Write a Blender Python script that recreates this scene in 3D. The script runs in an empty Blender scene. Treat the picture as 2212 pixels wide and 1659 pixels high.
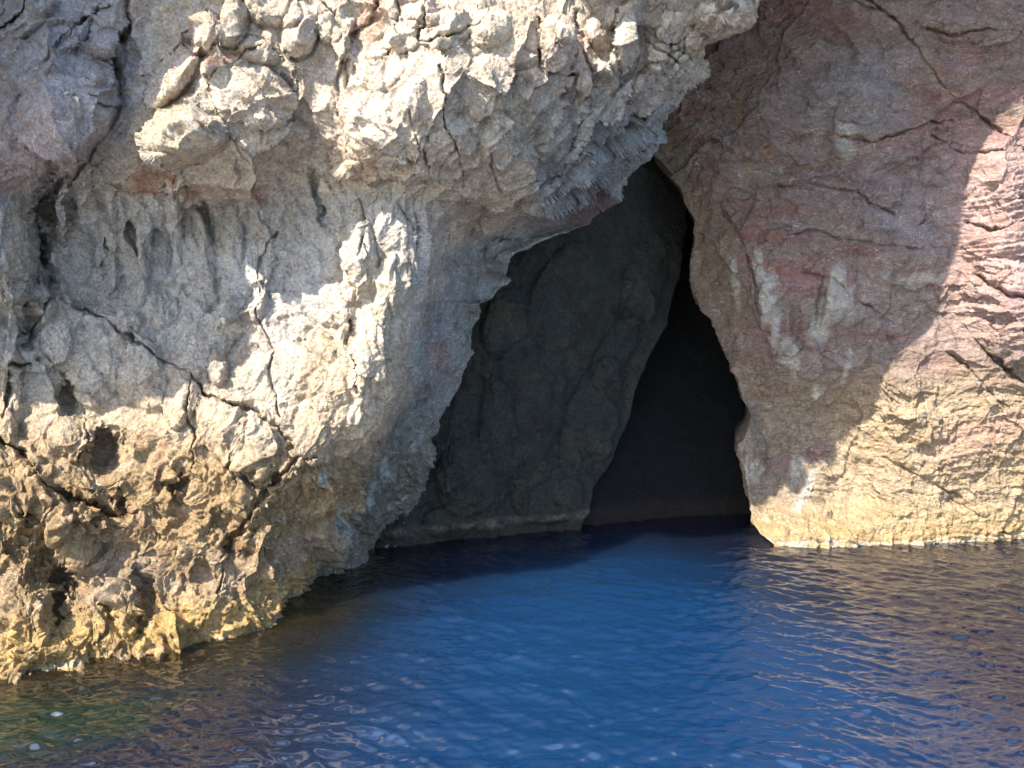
import bpy, math
import numpy as np
S = bpy.context.scene
W0, H0, F = 2212.0, 1659.0, 1703.0          # reference picture units used only to lay out the traced outlines
HOR = 640.0                                  # row of the horizon
CAMH = 5.0
PITCH = math.atan((H0/2-HOR)/F)

# ------------------------------------------------------------------ camera
cd = bpy.data.cameras.new('camera'); cam = bpy.data.objects.new('camera', cd)
S.collection.objects.link(cam); S.camera = cam
cam.location = (0, 0, CAMH); cam.rotation_euler = (math.pi/2-PITCH, 0, 0)
cd.sensor_width = 36; cd.lens = 36*F/W0; cd.clip_start = .1; cd.clip_end = 3000
# ------------------------------------------------------------------ sky, sun, exposure
TOSUN = np.array([-0.58, -0.56, 0.78]); TOSUN /= np.linalg.norm(TOSUN)
w = bpy.data.worlds.new('World'); S.world = w; w.use_nodes = True
nt = w.node_tree; bg = nt.nodes['Background']
sky = nt.nodes.new('ShaderNodeTexSky'); sky.sky_type = 'NISHITA'; sky.sun_disc = False
sky.sun_elevation = math.asin(TOSUN[2]); sky.sun_rotation = math.atan2(TOSUN[0], TOSUN[1])
nt.links.new(sky.outputs[0], bg.inputs[0]); bg.inputs[1].default_value = 0.15
sd = bpy.data.lights.new('sun', 'SUN'); sd.energy = 4.7; sd.angle = math.radians(0.5); sd.color = (1, .88, .72)
so = bpy.data.objects.new('sun', sd); S.collection.objects.link(so)
from mathutils import Vector
so.rotation_euler = Vector(TOSUN).to_track_quat('Z', 'Y').to_euler()
S.view_settings.view_transform = 'Standard'; S.view_settings.look = 'None'
S.view_settings.exposure = 1.38; S.view_settings.gamma = 1
S.cycles.max_bounces = 8; S.cycles.diffuse_bounces = 4

# ------------------------------------------------------------------ numpy noise
f32 = np.float32
def h32(x, y, z, s):
    h = (x.astype(np.uint32)*np.uint32(73856093)) ^ (y.astype(np.uint32)*np.uint32(19349663)) ^ (z.astype(np.uint32)*np.uint32(83492791)) ^ np.uint32((s*2654435761) & 0xffffffff)
    h ^= h >> np.uint32(16); h *= np.uint32(0x7feb352d); h ^= h >> np.uint32(15); h *= np.uint32(0x846ca68b); h ^= h >> np.uint32(16)
    return h
def grad(h, x, y, z):
    a = (h & np.uint32(1023)).astype(f32)*f32(1/511.5)-1
    b = ((h >> np.uint32(10)) & np.uint32(1023)).astype(f32)*f32(1/511.5)-1
    c = ((h >> np.uint32(20)) & np.uint32(1023)).astype(f32)*f32(1/511.5)-1
    return a*x+b*y+c*z
def perlin(P, sc=1.0, seed=0):                # about -1..1
    Q = (P*np.asarray(sc, f32)).astype(f32); I = np.floor(Q); T = Q-I; I = I.astype(np.int32)
    U = T*T*T*(T*(T*6-15)+10); out = 0
    x, y, z = T[..., 0], T[..., 1], T[..., 2]; u, v, w_ = U[..., 0], U[..., 1], U[..., 2]
    for dx in (0, 1):
        for dy in (0, 1):
            for dz in (0, 1):
                g = grad(h32(I[..., 0]+dx, I[..., 1]+dy, I[..., 2]+dz, seed), x-dx, y-dy, z-dz)
                out = out+g*(u if dx else 1-u)*(v if dy else 1-v)*(w_ if dz else 1-w_)
    return out*f32(1.3)
def fbm(P, sc, oct=4, seed=0, gain=.5, ridged=False):
    o = 0; a = 1.0; sc = np.asarray(sc, f32); n = 0
    for i in range(oct):
        q = perlin(P, sc, seed+i*7)
        if ridged: q = 1-2*np.abs(q)
        o = o+a*q; n += a; a *= gain; sc = sc*f32(2.03)
    return o/n
def worley(P, sc=1.0, seed=0):                # F1, F2, random vector of the nearest cell, offset to it
    Q = (P*np.asarray(sc, f32)).astype(f32); I = np.floor(Q).astype(np.int32); T = Q-I
    sh = Q.shape[:-1]; F1 = np.full(sh, 9, f32); F2 = np.full(sh, 9, f32)
    HH = np.zeros(sh, np.uint32); off = np.zeros(sh+(3,), f32)
    for dx in (-1, 0, 1):
        for dy in (-1, 0, 1):
            for dz in (-1, 0, 1):
                h = h32(I[..., 0]+dx, I[..., 1]+dy, I[..., 2]+dz, seed)
                rx = (h & np.uint32(1023)).astype(f32)/1023+dx-T[..., 0]
                ry = ((h >> np.uint32(10)) & np.uint32(1023)).astype(f32)/1023+dy-T[..., 1]
                rz = ((h >> np.uint32(20)) & np.uint32(1023)).astype(f32)/1023+dz-T[..., 2]
                d = rx*rx+ry*ry+rz*rz
                m = d < F1
                F2 = np.where(m, F1, np.minimum(F2, d)); F1 = np.where(m, d, F1)
                HH = np.where(m, h, HH)
                off[m, 0] = -rx[m]; off[m, 1] = -ry[m]; off[m, 2] = -rz[m]
    h2 = HH*np.uint32(2246822519); h2 ^= h2 >> np.uint32(13)
    R = np.stack([((h2 >> np.uint32(k)) & np.uint32(255)).astype(f32)/127.5-1 for k in (0, 8, 16)], -1)
    return np.sqrt(F1), np.sqrt(F2), R, off
def sstep(a, b, x):
    t = np.clip((x-a)/(b-a), 0, 1); return t*t*(3-2*t)

# ------------------------------------------------------------------ layout helpers
cp, sp = math.cos(PITCH), math.sin(PITCH)
def raydir(px, py):
    cx = (px-W0/2)/F; cy = -(py-H0/2)/F
    return cx, cy*sp+cp, cy*cp-sp             # x, y, z
def place(px, py, Y):                         # a point Y metres out to sea-ward north of the boat
    x, y, z = raydir(px, py); k = Y/y
    return np.stack([x*k, Y+0*k, CAMH+z*k], -1)
def wl(px, py):                               # distance at which that spot lies on the water
    x, y, z = raydir(px, py); return CAMH*y/(-z)
class Tps:
    def __init__(s, pts):
        p = np.array(pts, float); s.c = p[:, :2]/1000; v = p[:, 2]; n = len(p)
        d = np.linalg.norm(s.c[:, None]-s.c[None], axis=-1); K = s.k(d)+1e-4*np.eye(n)
        A = np.zeros((n+3, n+3)); A[:n, :n] = K; A[:n, n] = 1; A[:n, n+1:] = s.c; A[n, :n] = 1; A[n+1:, :n] = s.c.T
        s.w = np.linalg.solve(A, np.r_[v, 0, 0, 0])
    def k(s, d): return np.where(d > 1e-9, d*d*np.log(np.maximum(d, 1e-9)), 0)
    def raw(s, x, y):
        o = s.w[-3]+s.w[-2]*x/1000+s.w[-1]*y/1000
        for (a, b), c in zip(s.c, s.w): o = o+c*s.k(np.hypot(x/1000-a, y/1000-b))
        return o
    def __call__(s, X, Y):
        st = 12.0; x0, x1, y0, y1 = X.min()-st, X.max()+2*st, Y.min()-st, Y.max()+2*st
        gx = np.arange(x0, x1+st, st); gy = np.arange(y0, y1+st, st)
        G = s.raw(*np.meshgrid(gx, gy)); fx = (X-x0)/st; fy = (Y-y0)/st
        ix = np.clip(fx.astype(int), 0, len(gx)-2); iy = np.clip(fy.astype(int), 0, len(gy)-2); tx = fx-ix; ty = fy-iy
        return (G[iy, ix]*(1-tx)+G[iy, ix+1]*tx)*(1-ty)+(G[iy+1, ix]*(1-tx)+G[iy+1, ix+1]*tx)*ty
def polyx(poly, py):                          # outline x as a function of the row
    p = np.array(sorted(poly, key=lambda q: q[1]), float); return np.interp(py, p[:, 1], p[:, 0])
def linedist(X, Y, poly):
    d = np.full(X.shape, 1e9, f32)
    for (ax, ay), (bx, by) in zip(poly[:-1], poly[1:]):
        dx, dy = bx-ax, by-ay; t = np.clip(((X-ax)*dx+(Y-ay)*dy)/(dx*dx+dy*dy+1e-9), 0, 1)
        d = np.minimum(d, np.hypot(X-ax-t*dx, Y-ay-t*dy))
    return d
def ell(X, Y, cx, cy, rx, ry, ang=0):
    a = math.radians(ang); u = (X-cx)*math.cos(a)+(Y-cy)*math.sin(a); v = -(X-cx)*math.sin(a)+(Y-cy)*math.cos(a)
    return np.sqrt((u/rx)**2+(v/ry)**2)
def blur(P, r):
    for ax in (0, 1):
        q = np.pad(P, [(r+1, r) if a == ax else (0, 0) for a in range(3)], mode='edge').astype(np.float64)
        c = np.cumsum(q, axis=ax); n = P.shape[ax]
        P = (np.take(c, np.arange(2*r+1, 2*r+1+n), axis=ax)-np.take(c, np.arange(0, n), axis=ax))/(2*r+1)
    return P
def gridnormals(P):
    P = blur(blur(P, 9), 7)
    du = np.gradient(P, axis=1); dv = np.gradient(P, axis=0)
    n = np.cross(du, dv); n /= np.linalg.norm(n, axis=-1, keepdims=True)+1e-12
    return n
def resample(arrs, axis, i0, i1, amount=.6):   # even out the spacing of the columns or rows over the real surface
    P = arrs[0]
    if axis == 0: arrs = [np.swapaxes(a, 0, 1) for a in arrs]; P = arrs[0]
    seg = P[:, i0:i1]; L = np.linalg.norm(np.diff(seg, axis=1), axis=-1)
    L = blur(L[..., None], 12)[..., 0]; L = L/L.mean(1, keepdims=True); L = (1-amount)+amount*np.minimum(L, 5)
    cum = np.concatenate([np.zeros((len(L), 1)), np.cumsum(L, 1)], 1); cum /= cum[:, -1:]; n = i1-i0; u = np.linspace(0, 1, n)
    out = [a.copy() for a in arrs]
    for r in range(len(L)):
        f = np.interp(u, cum[r], np.arange(n)); k = np.clip(f.astype(int), 0, n-2); t = f-k
        for a, o in zip(arrs, out):
            q = a[r, i0:i1]; tt = t[:, None] if q.ndim == 2 else t
            o[r, i0:i1] = q[k]*(1-tt)+q[k+1]*tt
    return [np.swapaxes(a, 0, 1) for a in out] if axis == 0 else out
def grid_mesh(name, P, col, mat, label, cat):
    r, c = P.shape[:2]; me = bpy.data.meshes.new(name)
    idx = np.arange(r*c, dtype=np.int32).reshape(r, c)
    q = np.stack([idx[:-1, :-1], idx[1:, :-1], idx[1:, 1:], idx[:-1, 1:]], -1).reshape(-1, 4)
    me.vertices.add(r*c); me.vertices.foreach_set('co', P.astype(f32).ravel())
    me.loops.add(q.size); me.loops.foreach_set('vertex_index', q.ravel())
    me.polygons.add(len(q)); me.polygons.foreach_set('loop_start', np.arange(0, q.size, 4, dtype=np.int32))
    me.polygons.foreach_set('loop_total', np.full(len(q), 4, np.int32))
    me.polygons.foreach_set('use_smooth', np.ones(len(q), bool))
    me.update(calc_edges=True)
    if col is not None:
        a = me.color_attributes.new('tint', 'FLOAT_COLOR', 'POINT')
        a.data.foreach_set('color', np.concatenate([np.clip(col, .005, .9), np.ones(col.shape[:2]+(1,))], -1).astype(f32).ravel())
    me.materials.append(mat); o = bpy.data.objects.new(name, me); S.collection.objects.link(o)
    o['kind'] = 'structure'; o['label'] = label; o['category'] = cat
    return o

# ------------------------------------------------------------------ materials
def nd(nt, t, **k):
    n = nt.nodes.new(t)
    for a, v in k.items(): setattr(n, a, v)
    return n
def rock_material(name, vein=.5, bump=1.0, stretch=(1, 1, 1), rough=.88, grain=1.0):
    m = bpy.data.materials.new(name); m.use_nodes = True; nt = m.node_tree; L = nt.links.new
    b = nt.nodes['Principled BSDF']; b.inputs['Roughness'].default_value = rough
    b.inputs['Specular IOR Level'].default_value = .25
    at = nd(nt, 'ShaderNodeAttribute', attribute_name='tint')
    geo = nd(nt, 'ShaderNodeNewGeometry'); mp = nd(nt, 'ShaderNodeMapping'); mp.inputs['Scale'].default_value = stretch
    L(geo.outputs['Position'], mp.inputs[0])
    def noise(sc, det=6, ro=.6, dist=0):
        n = nd(nt, 'ShaderNodeTexNoise'); n.inputs['Scale'].default_value = sc; n.inputs['Detail'].default_value = det
        n.inputs['Roughness'].default_value = ro; n.inputs['Distortion'].default_value = dist; L(mp.outputs[0], n.inputs['Vector']); return n
    def math_(op, a, b_=None, clamp=False):
        n = nd(nt, 'ShaderNodeMath', operation=op, use_clamp=clamp)
        for i, v in enumerate((a, b_)):
            if v is None: continue
            if isinstance(v, (int, float)): n.inputs[i].default_value = v
            else: L(v, n.inputs[i])
        return n.outputs[0]
    def mr(v, a, b_, c, d):
        n = nd(nt, 'ShaderNodeMapRange'); L(v, n.inputs[0])
        for i, q in enumerate((a, b_, c, d)): n.inputs[i+1].default_value = q
        return n.outputs[0]
    def mix(fac, A, B, mode='MIX'):
        n = nd(nt, 'ShaderNodeMix', data_type='RGBA', blend_type=mode)
        if isinstance(fac, (int, float)): n.inputs[0].default_value = fac
        else: L(fac, n.inputs[0])
        for i, v in ((6, A), (7, B)):
            if isinstance(v, tuple): n.inputs[i].default_value = v
            else: L(v, n.inputs[i])
        return n.outputs[2]
    # mottling of the stone
    n1 = noise(5, 8, .65, .6); n2 = noise(22, 6, .7); n3 = noise(1.3, 5, .6, 1.0)
    c = mix(mr(n1.outputs[0], .35, .65, 0, 1), at.outputs['Color'], (.70, .68, .70, 1), 'MULTIPLY')
    c = mix(mr(n3.outputs[0], .45, .65, 0, .35), c, (.95, .84, .70, 1), 'MULTIPLY')
    hv = nd(nt, 'ShaderNodeHueSaturation'); L(c, hv.inputs['Color']); L(mr(n2.outputs[0], .3, .7, .72, 1.3), hv.inputs['Value'])
    c = hv.outputs[0]
    # gritty weathering, dark lichen specks and dirt-filled joints
    n4 = noise(24, 8, .72); hv2 = nd(nt, 'ShaderNodeHueSaturation'); L(c, hv2.inputs['Color']); L(mr(n4.outputs[0], .36, .64, 1-.38*grain, 1+.36*grain), hv2.inputs['Value']); c = hv2.outputs[0]
    n5 = noise(13, 6, .7, .8); c = mix(mr(n5.outputs[0], .58, .68, 0, .45*grain), c, (.42, .40, .39, 1), 'MULTIPLY')
    for sc_, w_, st_ in ((2.6, .022, .55), (6.5, .03, .45)):
        vj = nd(nt, 'ShaderNodeTexVoronoi', feature='DISTANCE_TO_EDGE'); vj.inputs['Scale'].default_value = sc_
        wj = nd(nt, 'ShaderNodeVectorMath', operation='MULTIPLY_ADD'); L(n1.outputs[1], wj.inputs[0]); wj.inputs[1].default_value = (1.1/sc_*2,)*3; L(mp.outputs[0], wj.inputs[2]); L(wj.outputs[0], vj.inputs['Vector'])
        jm = math_('MULTIPLY', mr(vj.outputs['Distance'], 0, w_, st_, 0), mr(n3.outputs[0], .42, .58, 0, 1)); c = mix(jm, c, (.30, .27, .25, 1), 'MULTIPLY')
    # thin calcite veins
    vs = []
    for sc, wd, ms in ((1.1, .0035, 2.0), (2.6, .006, 3.1), (4.5, .009, 2.3)):
        v = noise(sc, 2.5, .5, .3); vv = math_('ABSOLUTE', math_('SUBTRACT', v.outputs[0], .5))
        line = mr(vv, wd*.35, wd, 1, 0); mk = mr(noise(ms, 3).outputs[0], .5, .6, 0, 1)
        vs.append(math_('MULTIPLY', line, mk))
    vmask = math_('MULTIPLY', math_('MAXIMUM', math_('MAXIMUM', vs[0], vs[1]), vs[2]), vein)
    c = mix(vmask, c, (.62, .60, .56, 1))
    L(c, b.inputs['Base Color'])
    # fine relief
    h1 = noise(9, 9, .68, .4); vo = nd(nt, 'ShaderNodeTexVoronoi'); vo.inputs['Scale'].default_value = 16
    wv = nd(nt, 'ShaderNodeVectorMath', operation='ADD'); L(mp.outputs[0], wv.inputs[0])
    ws = nd(nt, 'ShaderNodeVectorMath', operation='SCALE'); L(n1.outputs[1], ws.inputs[0]); ws.inputs['Scale'].default_value = .25
    L(ws.outputs[0], wv.inputs[1]); L(wv.outputs[0], vo.inputs['Vector'])
    h = math_('ADD', h1.outputs[0], math_('MULTIPLY', vo.outputs['Distance'], .35))
    bp = nd(nt, 'ShaderNodeBump'); bp.inputs['Strength'].default_value = .9*bump; bp.inputs['Distance'].default_value = .075
    L(h, bp.inputs['Height']); L(bp.outputs[0], b.inputs['Normal'])
    return m
M_left = rock_material('grey_limestone', .7, 1.0, grain=.7)
M_right = rock_material('banded_pink_limestone', .5, 1.0, (.8, .8, 1.35), grain=.5)
M_cave = rock_material('shade_darkened_rock', .0, 1.2)  # cave rock; part of its darkness is shade put into the tint

# ------------------------------------------------------------------ relief
def relief(P, N, blocks, pits, flutes, ledges, fine, seed, slabs=None, scales=None):
    """height in metres along the normal; every weight may be an array"""
    wv = np.stack([fbm(P, .9, 3, seed+90+i) for i in range(3)], -1)*.35
    Q = (P+wv).astype(f32); h = np.zeros(P.shape[:2], f32)
    ed = np.maximum(np.linalg.norm(np.gradient(P, axis=0), axis=-1), np.linalg.norm(np.gradient(P, axis=1), axis=-1)); ed = blur(blur(ed[..., None], 12), 8)[..., 0]
    def fd(lam): return np.clip(1.45-ed*3.2/lam, 0, 1)
    h += .16*fbm(P, .35, 3, seed)
    F1, F2, R, off = worley(Q, (.95, .95, .8), seed+1)          # metre-sized blocks
    e = F2-F1
    h += blocks*(fd(.2)*(.13*R[..., 0]+.22*(off*R).sum(-1)-.16*np.exp(-e/.07))+.10*(1-F1*F1))
    F1, F2, R, off = worley(Q+.3*wv, (2.3, 2.3, 2.0), seed+2)   # fist to head sized blocks
    e = F2-F1
    h += fd(.15)*blocks*(.045*R[..., 0]+.10*(off*R).sum(-1)-.05*np.exp(-e/.08))
    F1, F2, R, off = worley(Q, (6., 6., 5.2), seed+3)
    h += fd(.13)*(blocks*.6+pits*.5+.25)*(.016*R[..., 0]+.045*(off*R).sum(-1)-.012*np.exp(-(F2-F1)/.1))
    h -= fd(.13)*pits*.055*sstep(.42, .26, F1)*sstep(-.2, .2, R[..., 1])     # sharp-rimmed solution pits
    F1, F2, R, off = worley(Q, (13., 13., 12.), seed+4)
    h += fd(.065)*(.35+.65*np.minimum(1, blocks+pits))*(.007*R[..., 0]+.028*(off*R).sum(-1)-.006*np.exp(-(F2-F1)/.12))
    if slabs is not None:                                       # long slabs that follow the sweep of the arch
        G = np.stack([(Q[..., 0]+Q[..., 2])*.7071, (Q[..., 0]-Q[..., 2])*.7071, Q[..., 1]], -1)
        F1, F2, R, off = worley(G, (.6, 1.7, 1.9), seed+5)
        h += fd(.17)*slabs*(.12*R[..., 0]+.26*(off*R).sum(-1)-.12*np.exp(-(F2-F1)/.06))
        h += fd(.12)*slabs*.10*fbm(G, (1.4, 4.5, 4.5), 3, seed+6, .5, True)
    if scales is not None:
        F1, F2, R, off = worley(Q+.15*wv, (2.1, 2.1, 4.2), seed+7)
        h += fd(.13)*scales*(.03*R[..., 0]+.09*(off*R).sum(-1)+.05*off[..., 2]-.03*np.exp(-(F2-F1)/.08))
        F1, F2, R, off = worley(Q, (5, 5, 10.), seed+8)
        h += fd(.08)*scales*(.012*R[..., 0]+.045*(off*R).sum(-1)+.03*off[..., 2])
    for sc, a, wd in ((.55, .14, .018), (1.3, .06, .03)):        # long fractures
        c = perlin(Q, (sc, sc, sc*.6), seed+int(sc*100)); mk = sstep(-.1, .35, perlin(P, sc*.7, seed+33))
        h -= fd(.1)*a*np.exp(-np.abs(c)/wd)*mk
    h -= fd(.25)*pits*.34*sstep(.08, .42, fbm(Q, (1.5, 1.5, 1.0), 4, seed+51, .6))
    h -= fd(.2)*pits*.14*sstep(.1, .6, fbm(Q, (3.0, 3.0, 2.4), 3, seed+52))
    h += fd(.12)*pits*(.09*fbm(Q, 2.2, 5, seed+53, .62, True)-.10*sstep(.15, .5, fbm(Q, (6, 6, 5), 3, seed+54)))
    h += fd(.12)*flutes*(.16*fbm(Q, (2.0, 2.0, .45), 3, seed+61, .5, True)+.09*fbm(Q, (5, 5, 1.1), 3, seed+62, .6))
    z = P[..., 2]; t = fbm(P, (.22, .22, .55), 3, seed+70)        # ledges: uneven steps that follow the bedding
    if np.any(np.asarray(ledges) > 0):
        for k, a in ((2.3, .085), (5.7, .04)):
            u = z*k+t*k*1.6+.5*perlin(P, (.8, .8, 1.2), seed+71+int(k)); fr = u-np.floor(u)
            h += ledges*a*((1-fr)*sstep(0, .12, fr)-.5)*(.5+sstep(-.4, .5, perlin(P, (.5, .5, 1.0), seed+75)))
        h += ledges*.05*fbm(P, (1.6, 1.6, 5), 4, seed+77, .55, True)
    h += fd(.08)*fine*(.05*fbm(Q, 3.2, 4, seed+80, .55)+.035*fbm(Q, 9, 4, seed+85, .65, True))
    return h
def warpxy(X, Y, P, a=14, sc=1.1):
    return X+a*fbm(P, sc, 4, 301, .6), Y+a*fbm(P, sc, 4, 302, .6)
def col(r, g, b): return np.array([r, g, b], f32)
def lay(C, m, c): return C+(c-C)*np.clip(m, 0, 1)[..., None]
def soft_ell(X, Y, e, s=.35):
    return 1-sstep(1-s, 1+s, ell(X, Y, *e))

# ================================================================== LEFT CLIFF WITH THE ARCH
EL = [(3400, -1800), (2500, -1000), (2200, -560), (1900, -230), (1740, -80), (1655, 0), (1640, 40), (1625, 62), (1560, 82), (1530, 105), (1525, 150), (1495, 185), (1488, 205),
      (1430, 265), (1412, 322), (1385, 352), (1345, 392), (1335, 402), (1315, 440), (1275, 488), (1215, 505), (1190, 512), (1118, 548), (1105, 560), (1100, 595),
      (1110, 605), (1070, 650), (1042, 655), (1050, 690), (1030, 715), (1032, 740), (1008, 800), (1002, 838), (985, 870), (962, 900), (950, 940), (935, 985), (925, 1010), (918, 1060),
      (905, 1110), (893, 1150), (880, 1190), (868, 1215), (850, 1300), (830, 1500), (800, 1900)]
LP = [(0, 1470), (150, 1441), (300, 1412), (450, 1388), (560, 1366), (592, 1352), (612, 1338), (680, 1300), (722, 1275), (800, 1245), (822, 1225), (868, 1205)]
LD = [(x, y, wl(x, y)) for x, y in LP]
LD += [(0, 1750, 10.1), (300, 1700, 10.8), (560, 1650, 11.6), (720, 1500, 13.2), (870, 1450, 15.0)]
LD += [(x, y, d) for y in (100, 500, 1000, 1600) for x, d in ((-250, 10.6+.9*(y < 900)), (-600, 10.6+.6*(y < 900)), (-1700, 10.3))]
for y, r in {
    1200: [(0, 10.75), (150, 11.15), (300, 11.3), (450, 11.5), (600, 11.85), (640, 12.2), (740, 13.3), (840, 14.6), (890, 15.2)],
    1050: [(0, 11.0), (150, 11.4), (300, 11.6), (450, 11.55), (600, 11.75), (720, 12.15), (780, 13.0), (860, 14.1), (915, 15.0)],
    900: [(0, 11.9), (150, 12.0), (300, 11.9), (500, 11.8), (700, 11.75), (830, 11.95), (880, 12.9), (930, 14.1), (965, 14.9)],
    750: [(0, 12.1), (100, 12.5), (300, 12.45), (500, 12.2), (700, 11.8), (880, 12.0), (930, 12.9), (980, 13.9), (1035, 14.8)],
    600: [(0, 11.9), (100, 12.75), (300, 12.65), (500, 12.4), (650, 12.2), (800, 11.9), (905, 12.1), (960, 12.9), (1040, 13.9), (1100, 14.8)],
    480: [(0, 11.8), (90, 12.6), (250, 12.6), (450, 12.55), (620, 12.4), (760, 12.0), (900, 12.1), (980, 12.8), (1120, 13.6), (1200, 14.2), (1290, 15.0)],
    410: [(0, 11.6), (100, 12.2), (300, 12.2), (500, 12.15), (700, 12.1), (850, 11.9), (1000, 12.4), (1180, 13.2), (1310, 14.4)],
    330: [(0, 11.4), (120, 11.3), (220, 11.8), (330, 11.3), (550, 11.35), (700, 11.8), (760, 11.4), (900, 11.3), (1040, 11.6), (1150, 12.3), (1300, 13.3), (1400, 14.4)],
    200: [(0, 11.4), (120, 11.3), (270, 11.9), (380, 11.35), (550, 11.3), (720, 11.6), (850, 11.25), (1050, 11.4), (1180, 11.8), (1300, 12.2), (1400, 12.85), (1485, 13.9)],
    120: [(1200, 11.6), (1300, 11.95), (1400, 12.25), (1500, 12.8), (1528, 13.2)],
    60: [(0, 11.6), (150, 11.6), (300, 11.95), (450, 11.5), (650, 11.6), (850, 11.55), (1100, 11.5), (1300, 12.1), (1450, 12.3), (1600, 12.8), (1650, 13.3)],
    -120: [(0, 11.6), (300, 11.9), (700, 11.9), (1100, 12.0), (1400, 12.4), (1700, 13.2)],
    -400: [(-100, 11.9), (500, 12.6), (1100, 13.0), (1600, 13.6), (2000, 14.6)],
    -950: [(-1700, 12), (-800, 13), (0, 15), (1000, 16), (2300, 16.5)]}.items():
    LD += [(x, y, d) for x, d in r]
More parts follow.
